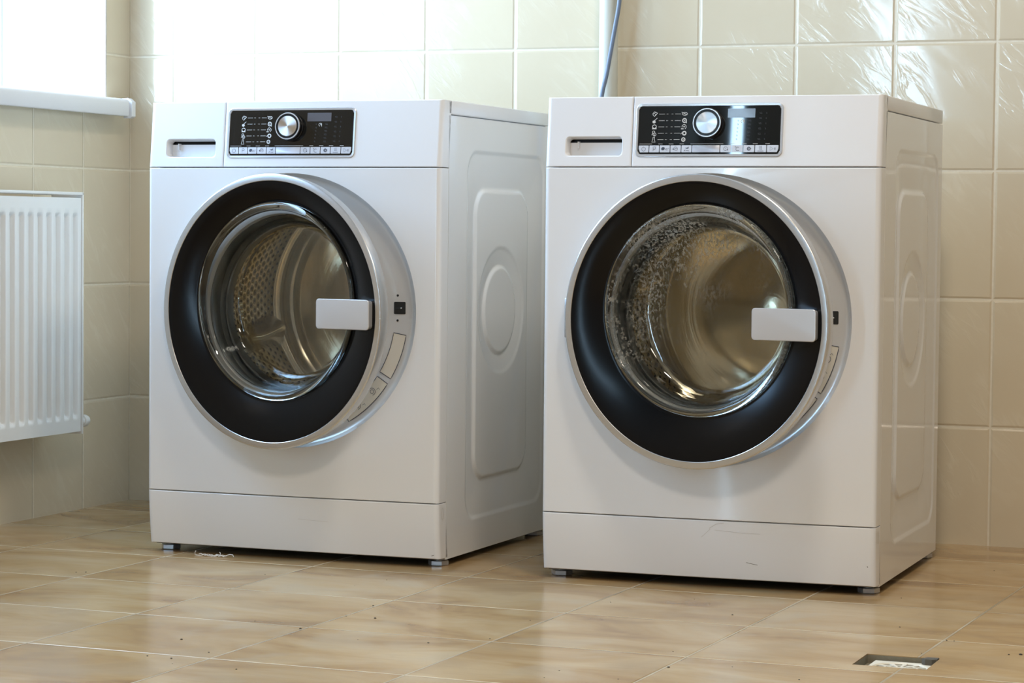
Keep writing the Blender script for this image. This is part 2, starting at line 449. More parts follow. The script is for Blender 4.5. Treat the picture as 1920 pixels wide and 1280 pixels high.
# ------------------------------------------------------------------ radiator
RX, RY1, RY0, RZ0, RZ1 = .100, -.372, -1.42, .182, .684
rad = thing('radiator', 'white ribbed panel radiator on the tiled wall under the window sill', 'radiator', (0, (RY0 + RY1) / 2, RZ0))
oy = (RY0 + RY1) / 2
def fx(y, z):
    """front panel relief: vertical grooves on a 33.3 mm pitch"""
    k = (RY1 - .012 - y) / .0345
    f = abs((k % 1.0) - .5) * 2       # 0 mid groove .. 1 on the ridge
    g = min(1, max(0, (.62 - f) / .22)); g = g * g * (3 - 2 * g)
    if not (0 < k < int((RY1 - RY0 - .024) / .0345)): g = 0
    e = min((z - (RZ0 + .030)) / .014, (RZ1 - .040 - z) / .014); e = min(1, max(0, e)); e = e * e * (3 - 2 * e)
    return RX - .010 * g * e
bm = bmesh.new()
ys = []
y = RY0 + .008
while y < RY1 - .0081: ys.append(y); y += .0345 / 12
ys.append(RY1 - .008)
zs = [RZ0 + .004, RZ0 + .012, RZ0 + .028] + [RZ0 + .030 + i * .0035 for i in range(5)] + [.26, .35, .45, .55] + [RZ1 - .054 + i * .0035 for i in range(5)] + [RZ1 - .030, RZ1 - .010]
grid = [[bm.verts.new((fx(y, z), y - oy, z - RZ0)) for y in ys] for z in zs]
for a, b in zip(grid, grid[1:]):
    for i in range(len(ys) - 1): bm.faces.new((a[i], a[i + 1], b[i + 1], b[i]))
# rolled edges of the front panel
for edge, dz in ((grid[0], 1), (grid[-1], -1)):
    back = [bm.verts.new((RX - .014, v.co.y, v.co.z)) for v in edge]
    for i in range(len(edge) - 1): bm.faces.new((edge[i], edge[i + 1], back[i + 1], back[i]))
for col_ in (0, -1):
    edge = [g[col_] for g in grid]; back = [bm.verts.new((RX - .014, v.co.y, v.co.z)) for v in edge]
    for i in range(len(edge) - 1): bm.faces.new((edge[i], edge[i + 1], back[i + 1], back[i]))
finish('front_panel', bm, M['radiator'], rad, smooth=50)
bm = bmesh.new(); box(bm, .030, .040, RY0 + .006 - oy, RY1 - .006 - oy, .004, RZ1 - RZ0 - .01, .003)
box(bm, .04, .086, RY0 + .02 - oy, RY1 - .02 - oy, .03, RZ1 - RZ0 - .03)
finish('rear_panel', bm, M['radiator'], rad)
for yy in (RY1, RY0):
    bm = bmesh.new(); s = -1 if yy == RY1 else 1
    box(bm, .026, RX + .002, min(yy, yy + s * .0045) - oy, max(yy, yy + s * .0045) - oy, -.002, RZ1 - RZ0 + .002, .0012)
    finish('side_cover', bm, M['radiator'], rad)
bm = bmesh.new()
box(bm, RX - .003, RX + .002, RY0 - oy, RY1 - oy, RZ1 - RZ0 - .004, RZ1 - RZ0 + .002, .001)
box(bm, .026, .030, RY0 - oy, RY1 - oy, RZ1 - RZ0 - .004, RZ1 - RZ0 + .002, .001)
k = RY0 + .02
while k < RY1 - .01:
    box(bm, .030, RX - .003, k - oy, k + .006 - oy, RZ1 - RZ0 - .003, RZ1 - RZ0); k += .016
finish('top_grille', bm, M['radiator'], rad)
bm = bmesh.new()
def ring_y(cx, cz, r, y, n=20): return [(cx + r * math.cos(2 * PI * i / n), y, cz + r * math.sin(2 * PI * i / n)) for i in range(n)]
loft(bm, [ring_y(.084, .023, r, RY1 + d - oy) for r, d in ((.010, -.003), (.010, .018), (.009, .019), (.009, .021), (.0125, .022), (.0130, .034), (.0105, .041), (.005, .044))], True, True, True)
finish('end_plug', bm, M['radiator'], rad)
for yy in (RY1 - .18, RY0 + .18):
    bm = bmesh.new(); box(bm, .0005, .032, yy - .015 - oy, yy + .015 - oy, .06, .42, .002)
    finish('wall_bracket', bm, M['radiator'], rad)

# ------------------------------------------------------------------ pipe and cable on the back wall
bm = bmesh.new()
pts = [(1.1385, -.026, z) for z in [0.0, .3, .6, .9, 1.2, 1.6, 2.0, 2.4, H]]
n = 32
loft(bm, [[(x + .0195 * math.cos(2 * PI * i / n), y + .0195 * math.sin(2 * PI * i / n), z) for i in range(n)] for x, y, z in pts], True, True, True)
tag(finish('vertical_pipe', bm, M['pipe']), 'pale vertical pipe running up the tiled wall behind the cable', 'pipe')
bm = bmesh.new()
cab = [(1.20, -.06, H), (1.19, -.07, 2.2), (1.185, -.075, 1.7), (1.184, -.08, 1.4), (1.184, -.085, 1.2), (1.1835, -.085, 1.12), (1.181, -.085, 1.085), (1.178, -.085, 1.062), (1.173, -.085, 1.035), (1.164, -.085, .985), (1.155, -.085, .935), (1.146, -.088, .89), (1.138, -.092, .80), (1.145, -.10, .60), (1.17, -.11, .35), (1.20, -.12, .12), (1.23, -.125, .03), (1.28, -.13, .006), (1.40, -.12, .0052), (1.55, -.13, .0052)]
P_ = [Vector(c) for c in cab]; sm = []
for i in range(len(P_) - 1):
    p0, p1, p2, p3 = P_[max(0, i - 1)], P_[i], P_[i + 1], P_[min(len(P_) - 1, i + 2)]
    for k in range(8):
        t_ = k / 8
        sm.append(.5 * ((2 * p1) + (p2 - p0) * t_ + (2 * p0 - 5 * p1 + 4 * p2 - p3) * t_ ** 2 + (3 * p1 - p0 - 3 * p2 + p3) * t_ ** 3))
sm.append(P_[-1])
tube(bm, sm, .0045)
tag(finish('power_cable', bm, M['cable']), 'blue-grey cable hanging down in front of the pipe behind the right machine', 'cable')

# ------------------------------------------------------------------ washing machine
HX = -.2602
def fy(z):                       # how far the fascia leans back
    if z > .7265: return (z - .7265) * .105
    if z < .118: return ((.118 - z) / .105) ** 1.6 * .010
    return 0.0
def cv(x): return x * x / 7.8 if abs(x) < .14 else .14 * .14 / 7.8 + (abs(x) - .14) * .016      # the whole front is very slightly convex
def FP(x, z, h): return (x, fy(z) + cv(x) - h, z)

def fascia(bm, x0, x1, z0, z1, rl, rrt, lean=True, hole=None, side=.043, e=.0015, n=192):
    """front board x0..x1, z0..z1: flat face with small edges and, where rl / rrt are set, sides rounded back"""
    def shape(ix, iz, y):
        a = x0 + (ix if rl else iz); b = x1 - (ix if rrt else iz)
        cx, cz = (a + b) / 2, (z0 + z1) / 2
        return rr(cx, cz, (b - a) / 2, (z1 - z0) / 2 - iz, .0008, y, n)
    rings = []
    R_ = .009
    rings.append(shape(R_ + .0002, e, 0))
    for k in range(0, 7):
        a = k / 6 * PI / 2
        rings.append(shape(R_ - R_ * math.sin(a), e * (1 - min(1, k / 3)), R_ * (1 - math.cos(a))))
    rings.append(shape(0, 0, side)); rings.append(shape(.004, .004, side)); 
    if hole:
        hx0 = sum(p[0] for p in hole) / n; hz0 = (min(p[2] for p in hole) + max(p[2] for p in hole)) / 2
        wx = (max(p[0] for p in hole) - min(p[0] for p in hole)) / 2; hx0 = (max(p[0] for p in hole) + min(p[0] for p in hole)) / 2
        grow = [(hx0 + (p[0] - hx0) * (1 + .0015 / wx), 0, hz0 + (p[2] - hz0) * (1 + .0015 / wx * (wx / ((max(q[2] for q in hole) - min(q[2] for q in hole)) / 2)))) for p in hole]
        rings = [hole, grow] + [shape(R_ + .0022, e + .002, 0)] + rings
    if not hole:
        b0 = rings[0]; cx = sum(p[0] for p in b0) / n; cx = (max(p[0] for p in b0) + min(p[0] for p in b0)) / 2; cz = (max(p[2] for p in b0) + min(p[2] for p in b0)) / 2
        rings = [[(cx + (p[0] - cx) * k, 0, cz + (p[2] - cz) * k) for p in b0] for k in (.02, .15, .3, .45, .6, .75, .9, .985)] + rings
    vs = loft(bm, rings, True, not hole, False)
    if lean:
        for v in bm.verts:
            v.co.y += fy(v.co.z) + (cv(v.co.x) if v.co.y < .03 else 0)

def sd_rr(y, z, cy, cz, hy, hz, r):
    qx, qz = abs(y - cy) - hy + r, abs(z - cz) - hz + r
    return min(max(qx, qz), 0) + math.hypot(max(qx, 0), max(qz, 0)) - r

def side_depth(y, z):
    a = -sd_rr(y, z, .340, .418, .204, .344, .045)         # >0 inside outer frame
    b = sd_rr(y, z, .322, .418, .134, .268, .045)          # >0 outside inner plateau
    if a <= 0: return 0.0
    if b > 0:
        t_ = a / (a + b) if a + b > 0 else 0
        d = .0020 * min(1, a / .004) + .0050 * (t_ ** 1.15)
        k = min(1, b / .007); k = k * k * (3 - 2 * k)
        return .0022 + (d - .0022) * k if t_ > .3 else d
    r = math.hypot(y - .316, z - .462)
    if r > .121: return .0022
    if r > .080:
        t_ = (.121 - r) / .041
        d = .0022 + .0014 * min(1, (.121 - r) / .004) + .0045 * t_ ** 1.2
        k = min(1, (r - .080) / .006); k = k * k * (3 - 2 * k)
        return .0036 + (d - .0036) * k
    return .0036

def make_side(name, sgn, parent):
    bm = bmesh.new()
    y0, y1, z0, z1 = .0445, .582, .013, .8225
    ny, nz = 150, 226
    ys = [y0 + (y1 - y0) * i / ny for i in range(ny + 1)]
    zs = [z0 + (z1 - z0) * i / nz for i in range(nz + 1)]
    X = .299
    g = [[bm.verts.new((sgn * (X - side_depth(y, z)), y, z)) for y in ys] for z in zs]
    for a, b in zip(g, g[1:]):
        for i in range(ny): bm.faces.new((a[i], a[i + 1], b[i + 1], b[i]))
    for edge in ([r[0] for r in g], [r[-1] for r in g], g[0], g[-1]):
        back = [bm.verts.new((sgn * (X - .012), v.co.y, v.co.z)) for v in edge]
        for i in range(len(edge) - 1): bm.faces.new((edge[i], edge[i + 1], back[i + 1], back[i]))
    return finish(name, bm, M['sideenamel'], parent, smooth=60)

CZ = .463
def washer(loc, rz, theta, glass, label, wet):
    t = thing('washing_machine', label, 'washing machine', loc, rz, 'front-loading washing machines')
    # cabinet
    make_side('side_panel', 1, t); make_side('side_panel', -1, t)
    bm = bmesh.new(); box(bm, -.285, .285, .5815, .586, .02, .82, .002)
    finish('back_panel', bm, M['sideenamel'], t)
    bm = bmesh.new(); box(bm, -.292, .292, .03, .578, .0135, .022)
    finish('base_plate', bm, M['base'], t)
    bm = bmesh.new(); box(bm, -.299, .299, .0435, .582, .8245, .85, .0022, 3)
    box(bm, -.288, .288, .05, .575, .80, .826)
    finish('top_panel', bm, M['plastic'], t)
    # front panel with round recess
    bm = bmesh.new()
    fascia(bm, -.299, .299, .1188, .7264, True, True, hole=rr(0, CZ, .2535, .2535, .2535, 0, 192))
    finish('front_panel', bm, M['white'], t)
    bm = bmesh.new()
    lathe(bm, [(.2535, 0), (.2522, .0015), (.2500, .005), (.2465, .009), (.2425, .0118), (.2385, .0130), (.215, .0137), (.196, .0145), (.189, .0165), (.186, .021), (.185, .045)], 0, CZ, 192)
    for v in bm.verts:
        k = max(0, min(1, (math.hypot(v.co.x, v.co.z - CZ) - .19) / .0635)); v.co.y += cv(v.co.x) * k
    sur = finish('door_surround', bm, M['silver'], t)
    bm = bmesh.new()
    lathe(bm, [(.1855, .030), (.181, .0285), (.1775, .034), (.176, .045), (.180, .060), (.181, .070), (.174, .076), (.168, .070), (.1655, .064), (.163, .066), (.162, .075), (.163, .092), (.170, .100)], 0, CZ + .004, 128)
    finish('door_gasket', bm, M['rubber'], t)
    # drum: mouth lip, perforated wall, back
    DR, D0, D1 = .235, .100, .470
    dr = bpy.data.objects.new('drum', None)
    bm = bmesh.new()
    lathe(bm, [(.170, .094), (.166, .092), (.1635, .096), (.165, .102), (.176, .106), (.205, .104), (.226, .108), (DR, .122), (DR, .405)], 0, 0, 160)
    dr = finish('drum', bm, M['drum'], t, loc=(0, 0, CZ + .006))
    bm = bmesh.new()
    NN = 160
    rings = [[(r_ * math.cos(2 * PI * k / NN), y_, r_ * math.sin(2 * PI * k / NN)) for k in range(NN)] for r_, y_ in ((.2348, .404), (.2300, .408), (.2235, .409), (.2205, .413), (.2215, .420), (.2275, .428), (.2290, .437), (.2270, .446), (.2150, .451), (.2090, .456), (.2080, .463))]
    for i in range(15):
        r = .205 * (1 - i / 15) + .002
        rings.append([(r * math.cos(2 * PI * k / NN), .470 + .014 * math.exp(-((r - .13) / .05) ** 2) * (1 + .5 * math.cos(3 * 2 * PI * k / NN)) - .012 * math.exp(-(r / .05) ** 2), r * math.sin(2 * PI * k / NN)) for k in range(NN)])
    loft(bm, rings, True, False, True)
    finish('drum_back', bm, M['steel'], dr, smooth=60)
    for k in range(3):
        ang = R(((78, 198, 318) if not wet else (284, 44, 164))[k])
        bm = bmesh.new(); rings = []
        for j in range(21):
            s = j / 20; y = .125 + s * .275
            hgt = .052 * (math.sin(PI * min(1, max(0, s * 1.0))) ** .35) * (1 + .10 * math.sin(s * 9)) if 0 < s < 1 else .002
            w = .030 * (1 + .12 * math.sin(s * 7 + 1)); row = []
            for i in range(13):
                q = -1 + i / 6
                rad_ = DR - .0005 - hgt * (math.cos(q * PI / 2) ** .8 if abs(q) < 1 else 0) + .0
                aa = ang + q * w / DR + .05 * math.sin(s * 5)
                row.append((rad_ * math.cos(aa), y, rad_ * math.sin(aa)))
            rings.append(row)
        loft(bm, rings, False)
        finish('drum_paddle', bm, M['steel'], dr, smooth=60)
    # kick plate
    bm = bmesh.new(); fascia(bm, -.299, .299, .0165, .1176, True, True)
    # lift the corner joint a little, as the board laps the front panel
    kick = finish('kick_plate', bm, M['plastic'], t)
    bm = bmesh.new()
    stroke(bm, arc(.0255, .099, .006, 0, 360, 25, .010)[:-1], .0012, lambda y, z, h: (.2990 + h, y + fy(z), z), .0006, True)
    for sgn_ in (0,):
        pass
    finish('screw_cover', bm, M['softscratch'], kick)
    def mark(name, pts, w, mat, fn=FP, h=.0004):
        bm = bmesh.new(); stroke(bm, pts, w, fn, h); finish(name, bm, M[mat], kick, smooth=0)
    side_fn = lambda x, z, h: (x, fy(z) + cv(.29) + .0015 - h, z)
    if wet:
        mark('scuff_mark', [(.075, .0475), (.083, .046), (.095, .044)], .0008, 'scratch')
        mark('scuff_mark', [(.285, .052), (.286, .050)], .0015, 'scratch')
        mark('scuff_mark', [(.2900, .108), (.2890, .100), (.2905, .094), (.2900, .086)], .0014, 'scratch', side_fn, .0010)
        mark('light_scratch', [(.010, .104), (.022, .112), (.036, .1145)], .0010, 'softscratch')
        mark('light_scratch', [(-.004, .088), (.012, .103)], .0008, 'softscratch')
        mark('light_scratch', [(.02, .1015), (.07, .0985), (.10, .098)], .0005, 'softscratch')
    else:
        mark('scuff_mark', [(.284, .0225), (.289, .0245)], .0012, 'scratch')
        mark('light_scratch', [(.02, .078), (.05, .0765), (.082, .0755)], .0005, 'softscratch')
    # feet
    for (fxx, fyy) in ((-.278, .060), (.278, .060), (-.278, .558), (.278, .558)):
        bm = bmesh.new()
        def hexr(r, z, n=6, a0=.2): return [(fxx + r * math.cos(a0 + 2 * PI * i / n), fyy + r * math.sin(a0 + 2 * PI * i / n), z) for i in range(n)]
        loft(bm, [hexr(.0175, 0), hexr(.019, .0015), hexr(.019, .0085), hexr(.0175, .0095)], True, True, True)
        loft(bm, [hexr(.0095, .0095, 16), hexr(.0095, .016, 16)], True, True, True)
        finish('foot', bm, M['zinc'], t, smooth=30)
    # detergent drawer with grip recess
    bm = bmesh.new()
    hx, hz, hw, hh = -.2095, .7632, .0530, .0180
    n = 192
    hole = rr(hx, hz, hw, hh, .008, 0, n)
    fascia(bm, -.299, -.1402, .7278, .8498, True, False, hole=hole)
    bm2 = bmesh.new()
    g1 = [rr(hx, hz, hw, hh, .008, 0, n), rr(hx, hz, hw - .0015, hh - .0015, .0072, .0012, n), rr(hx, hz, hw - .0022, hh - .0022, .0065, .004, n),
          rr(hx, hz - .0015, hw - .003, hh - .0035, .006, .020, n)]
    vs = loft(bm, [[(x, y + fy(z) + cv(x), z) for x, y, z in r] for r in g1])
    # back of recess leaves a slot open at the top
    zb, zt = hz - .0015 - (hh - .0035), hz - .0015 + (hh - .0035)
    x0, x1 = hx - hw + .003, hx + hw - .003
    q = [(x0, .020 + fy(zb) + cv(x0), zb), (x1, .020 + fy(zb) + cv(x1), zb), (x1, .020 + fy(zt - .0058) + cv(x1), zt - .0058), (x0, .020 + fy(zt - .0058) + cv(x0), zt - .0058)]
    f = bm.faces.new([bm.verts.new(p) for p in q])
    bm2.free()
    dw = finish('detergent_drawer', bm, M['plastic'], t)
    bm = bmesh.new(); box(bm, x0 - .001, x1 + .001, .0375, .0385, zb, zt + .002)
    bm.faces.new([bm.verts.new(p) for p in ((x0, .033, zt - .0058), (x1, .028, zt - .0058), (x1, .0375, zt - .0058), (x0, .0375, zt - .0058))])
    finish('grip_slot', bm, M['dark'], dw)
    bm = bmesh.new(); box(bm, x0 + .016, x0 + .0175, .020, .0305, zt - .016, zt - .004)
    finish('grip_rib', bm, M['plastic'], dw)
    # control panel
    bm = bmesh.new(); fascia(bm, -.1391, .299, .7278, .8498, False, True)
    cp = finish('control_panel', bm, M['plastic'], t)
    cxp, czp = -.0022, .7908
    def prr(hw, hh, r, h, dx=0, dz=0, n=64): return [FP(x, z, h) for x, _, z in rr(cxp + dx, czp + dz, hw, hh, r, 0, n)]
    bm = bmesh.new()
    loft(bm, [prr(.1312, .0465, .0105, -.001), prr(.1312, .0465, .0105, .0006), prr(.1300, .0453, .0095, .0016), prr(.1268, .0420, .0065, .0010), prr(.1262, .0414, .006, -.0005)])
    bz = finish('panel_bezel', bm, M['bezel'], cp)
    bm = bmesh.new(); cols = []
    for i in range(61):
        c_ = -math.cos(PI * i / 60); x = .1264 * (c_ * .35 + (-1 + i / 30) * .65)
        dxx = max(0, abs(x) - .1204); zl = .0416 - (.006 - math.sqrt(max(0, .006 ** 2 - dxx ** 2)))
        cols.append([FP(cxp + x, czp - zl, -.0008), FP(cxp + x, czp - zl, .0003), FP(cxp + x, czp, .0003), FP(cxp + x, czp + zl, .0003), FP(cxp + x, czp + zl, -.0008)])
    loft(bm, cols, False)
    finish('panel_glass', bm, M['panelglass'], cp, smooth=30)
    # lower key strip with eleven keys
    UX = lambda cx, cy=416: (cx - 967 + (cy - 416) * .068) * .0001404 - .0022
    UZ = lambda cy: .8315 - (cy - 96) * .0001275
    bounds = [60, 198, 333, 470, 612, 750, 1105, 1250, 1395, 1540, 1688, 1838]
    kz0, kz1 = UZ(716), UZ(622)
    for a, b in zip(bounds, bounds[1:]):
        xa, xb = UX(a, 665) + .0006, UX(b, 665) - .0006
        bm = bmesh.new()
        cx_, cz_ = (xa + xb) / 2, (kz0 + kz1) / 2
        rad_ = .0008
        P0 = rr(cx_, cz_, (xb - xa) / 2, (kz1 - kz0) / 2, rad_, 0, 24)
        def rc(p, k, h):
            x, _, z = p
            # outer lower corners follow the rounded bezel
            if a == 60 and x < cx_ and z < cz_: x = x + .0022; z = z
            if b == 1838 and x > cx_ and z < cz_: x = x - .0022
            return FP(cx_ + (x - cx_) * k, cz_ + (z - cz_) * k, h)
        loft(bm, [[rc(p, 1, .0002) for p in P0], [rc(p, 1, .0007) for p in P0], [rc(p, .985, .0009) for p in P0]], True, False, True)
        finish('touch_key', bm, M['key'], cp, smooth=30)
    bm = bmesh.new()   # thin pale rule above the keys
    stroke(bm, [(UX(75, 600), UZ(602)), (UX(240, 600), UZ(602))], .0006, FP, .0005)
    for a, b in ((320, 375), (455, 515), (595, 650), (735, 1150), (1240, 1295), (1380, 1440), (1520, 1580), (1675, 1730)):
        stroke(bm, [(UX(a, 600), UZ(602)), (UX(b, 600), UZ(602))], .0006, FP, .0005)
    finish('key_rule', bm, M['print'], cp, smooth=0)
    # programme symbols
    bm = bmesh.new(); U = .0001404
    rows = [195, 285, 370, 457, 543]
    for i, cy in enumerate(rows):
        z = UZ(cy); sh = -2 * (i - 2)
        for a, b in ((327, 403), (424, 440), (492, 510), (535, 611)):
            stroke(bm, [(UX(a + sh, 370), z), (UX(b + sh, 370), z)], .00060, FP)
        stroke(bm, [(UX(438 + sh, 370) , z), (UX(449 + sh, 370), z)], .0003, FP); stroke(bm, [(UX(484 + sh, 370), z), (UX(495 + sh, 370), z)], .0003, FP)
        xl, xr = UX(276 + sh, 370), UX(659 + sh, 370)
        w = .0009
        if i == 0:
            stroke(bm, [(xl + a * .0045, z + b * .0045) for a, b in ((-1, .1), (-.3, .9), (.5, .6), (.9, .3), (.1, -.2), (-.2, -1), (-.8, -.4))], w, FP, closed=True)
            stroke(bm, [(xl - .001, z - .004), (xl + .0045, z + .002)], w, FP); stroke(bm, [(xl - .003, z), (xl + .001, z + .003)], w * .7, FP)
            stroke(bm, arc(xr, z, .0045, 0, 360, 20, .0024)[:-1], w, FP, closed=True); stroke(bm, [(xr - .006, z + .003), (xr + .003, z - .001)], w, FP)
        elif i == 1:
            fill(bm, [(xl - .004, z - .0005), (xl + .0005, z + .001), (xl + .002, z - .003), (xl - .001, z - .005), (xl - .004, z - .0035)], FP)
            stroke(bm, [(xl - .001, z), (xl + .0045, z + .0045)], w, FP)
            stroke(bm, arc(xr, z, .0034, 0, 360, 22)[:-1], .0017, FP, closed=True); stroke(bm, arc(xr, z, .001, 0, 360, 10)[:-1], .0007, FP, closed=True); fill(bm, [(xr + .0015, z - .003), (xr + .0042, z), (xr + .0042, z - .005)], FP)
        elif i == 2:
            stroke(bm, arc(xl, z, .0036, -30, 210, 20), w * 1.2, FP); stroke(bm, [(xl - .004, z - .003), (xl + .004, z - .003)], .0018, FP); stroke(bm, [(xl - .0035, z - .0005), (xl - .001, z - .0025)], .0015, FP); stroke(bm, [(xl + .0035, z - .0005), (xl + .001, z - .0025)], .0015, FP)
            stroke(bm, arc(xr, z, .0038, -70, 200, 20), w, FP); stroke(bm, [(xr - .002, z), (xr + .0018, z + .0005)], w, FP); stroke(bm, [(xr, z + .0015), (xr, z - .0015)], w, FP); stroke(bm, [(xr - .0055, z - .0035), (xr - .001, z - .0035)], .0015, FP)
        elif i == 3:
            stroke(bm, arc(xl - .0008, z + .002, .0022, 0, 360, 14)[:-1], w, FP, closed=True); stroke(bm, [(xl - .004, z - .003), (xl - .002, z + .001), (xl + .001, z - .0005)], w, FP); stroke(bm, arc(xl + .001, z - .002, .0027, 0, 360, 16)[:-1], w, FP, closed=True); stroke(bm, [(xl, z - .001), (xl + .0015, z - .004)], w, FP)
            stroke(bm, arc(xr + .001, z, .0030, 0, 360, 18)[:-1], .0022, FP, closed=True); stroke(bm, [(xr - .0055, z - .0015), (xr - .003, z + .001), (xr - .002, z - .0015)], w, FP)
        else:
            stroke(bm, [(xl - .0032, z - .0042), (xl - .0015, z + .001), (xl - .0012, z + .004), (xl + .0018, z + .004), (xl + .0012, z + .001), (xl + .003, z - .0042)], w, FP, closed=True)
            stroke(bm, arc(xr, z, .0030, 0, 360, 18)[:-1], .0017, FP, closed=True); stroke(bm, [(xr - .001, z), (xr, z - .001), (xr + .0016, z + .0012)], .0007, FP)
    zc, xc = UZ(300), UX(1402, 300)
    stroke(bm, arc(xc, zc, .0028, -40, 250, 16), .0009, FP); fill(bm, [(xc, zc + .001), (xc + .003, zc + .003), (xc + .003, zc - .004), (xc + .001, zc - .001)], FP)
    for (a, b, c_, d) in ((1148, 262, 1158, 300), (1142, 340, 1162, 325), (1140, 335, 1150, 345), (1132, 412, 1148, 380)):
        stroke(bm, [(UX(a, 300), UZ(b)), (UX(c_, 300), UZ(d))], .0006, FP)
    finish('programme_symbols', bm, M['print'], cp, smooth=0)
    bm = bmesh.new()
    for cx, ss in ((1345, .0012), (1490, .0028), (1625, .0026), (1695, .0007)):
        for i in range(6):
            cy = (190 if cx > 1600 else 292) + i * (70 if cx > 1600 else 50)
            x, z = UX(cx - i * 3, 300), UZ(cy)
            stroke(bm, [(x - ss, z + .0008), (x + ss * .6, z + .0012), (x + ss, z - .0010), (x - ss * .7, z - .0006)], .0006, FP)
    finish('indicator_symbols', bm, M['dimprint'], cp, smooth=0)
    bm = bmesh.new()
    dxa, dxb, dza, dzb = .0312, .0793, .8118, .8274
    loft(bm, [[FP(x, z, .0002) for x, _, z in rr((dxa + dxb) / 2, (dza + dzb) / 2, (dxb - dxa) / 2, (dzb - dza) / 2, .0004, 0, 16)], [FP(x, z, .0006) for x, _, z in rr((dxa + dxb) / 2, (dza + dzb) / 2, (dxb - dxa) / 2, (dzb - dza) / 2, .0004, 0, 16)]], True, False, True)
    finish('display', bm, M['lcd'], cp, smooth=0)
    # key symbols
    bm = bmesh.new(); zk = (kz0 + kz1) / 2; w = .0006; hh_ = .0012
    F2 = lambda x, z, h: FP(x, z, hh_)
    kc = [UX((a + b) / 2, 665) for a, b in zip(bounds, bounds[1:])]
    x = kc[0]; stroke(bm, arc(x, zk - .0003, .0035, 115, 425, 20), w, F2); stroke(bm, [(x, zk + .0015), (x, zk + .004)], w, F2)
    x = kc[1]; stroke(bm, [(x - .0018, zk - .0038), (x - .0018, zk + .0036), (x + .0008, zk + .0036)] + arc(x + .0008, zk + .0016, .0020, 85, -85, 9) + [(x - .0018, zk - .0004)], w, F2)
    x = kc[2]; fill(bm, [(x - .0065, zk), (x - .0045, zk + .003), (x - .001, zk + .003), (x + .0005, zk + .001), (x - .0015, zk - .002), (x - .005, zk - .0025)], F2)
    stroke(bm, [(x + .0015, zk - .0025), (x + .0015, zk + .0005)], w, F2); stroke(bm, [(x + .0052, zk + .0005), (x + .003, zk + .0005), (x + .0028, zk - .0008), (x + .005, zk - .001), (x + .0045, zk - .0026), (x + .0028, zk - .0026)], w * .8, F2); stroke(bm, arc(x + .0068, zk + .0008, .0006, 0, 360, 8)[:-1], w * .5, F2, closed=True)
    x = kc[3]; stroke(bm, arc(x, zk - .0002, .0036, -60, 190, 20), w, F2); stroke(bm, arc(x + .0006, zk - .001, .002, 40, 270, 14), w, F2); fill(bm, [(x - .0055, zk + .0002), (x - .0022, zk + .0002), (x - .004, zk - .0022)], F2)
    x = kc[4]; fill(bm, [(x - .0030, zk + .0018), (x + .0015, zk + .002), (x + .0040, zk + .0038), (x + .0035, zk + .0004), (x + .0005, zk)], F2); stroke(bm, [(x - .0045, zk - .004), (x - .002, zk - .0018)], w * 1.4, F2); stroke(bm, [(x - .0008, zk - .0032), (x + .0048, zk - .0036)], w, F2)
    x = kc[6]; stroke(bm, arc(x, zk, .0034, -20, 300, 20), w, F2); stroke(bm, [(x, zk + .0012), (x, zk - .0004)], w, F2); fill(bm, [(x + .0018, zk - .001), (x + .0046, zk - .001), (x + .0030, zk - .0034)], F2)
    x = kc[7]; stroke(bm, arc(x - .0030, zk + .0030, .0008, 0, 360, 10)[:-1], w * .7, F2, closed=True); stroke(bm, arc(x + .0010, zk - .0006, .0032, 50, 310, 18), w, F2)
    x = kc[8]; stroke(bm, arc(x, zk, .0026, 0, 360, 18)[:-1], .0014, F2, closed=True); stroke(bm, arc(x, zk, .0009, 0, 300, 9), .0007, F2); stroke(bm, [(x + .003, zk + .0015), (x + .0042, zk)], w, F2)
    x = kc[9]
    for k in (-.0006, .0016, .0038): stroke(bm, [(x - .0022, zk + k), (x - .0010, zk + k)], w * 1.3, F2); stroke(bm, [(x - .0004, zk + k), (x + .0024, zk + k)], w, F2)
    stroke(bm, [(x - .0052, zk - .0040), (x + .0052, zk - .0040)], w, F2)
    x = kc[10]; stroke(bm, [(x - .0044, zk + .0033), (x - .0044, zk - .0033), (x + .0012, zk)], w, F2, closed=True); stroke(bm, [(x + .0030, zk + .0020), (x + .0030, zk - .0020)], w, F2); stroke(bm, [(x + .0046, zk + .0020), (x + .0046, zk - .0020)], w, F2)
    finish('key_symbols', bm, M['ink'], cp, smooth=0)
    # knob
    kx, kz = -.0015, .8012
    kb = thing_part = None
    bm = bmesh.new()
    lathe(bm, [(.0262, .0005), (.0262, -.0035), (.0250, -.0048), (.0247, -.0148), (.0240, -.0160), (.0222, -.0160), (.0218, -.0150), (.0192, -.0150), (.0190, -.0145), (.0, -.0145)][:-1], 0, 0, 64, False, True)
    knob = finish('programme_knob', bm, M['knob'], cp, loc=(kx, fy(kz), kz))
    knob.rotation_euler.x = -R(6)
    bm = bmesh.new()
    lathe(bm, [(.0249, -.0138), (.0251, -.0156), (.0246, -.0166), (.0232, -.0166), (.0226, -.0156)], 0, 0, 64)
    finish('knob_ring', bm, M['bezel'], knob)
    bm = bmesh.new()
    lathe(bm, [(.0190, -.0146), (.0190, -.0160), (.0184, -.0166), (.0120, -.01665), (.006, -.0167), (.0008, -.0167)], 0, 0, 64, False, True)
    finish('knob_cap', bm, M['cap'], knob)
    # latch hole, screws and labels on the surround
    SP = lambda x, z, h: (x, .0136 + cv(x) * max(0, min(1, (math.hypot(x, z - CZ) - .19) / .0635)) - h, z)
    def polar(r, a): return (r * math.cos(R(a)), CZ + r * math.sin(R(a)))
    bm = bmesh.new()
    fill(bm, [(x, z) for x, _, z in rr(.2168, .4721, .0112, .0112, .0012, 0, 16)], SP, .0006)
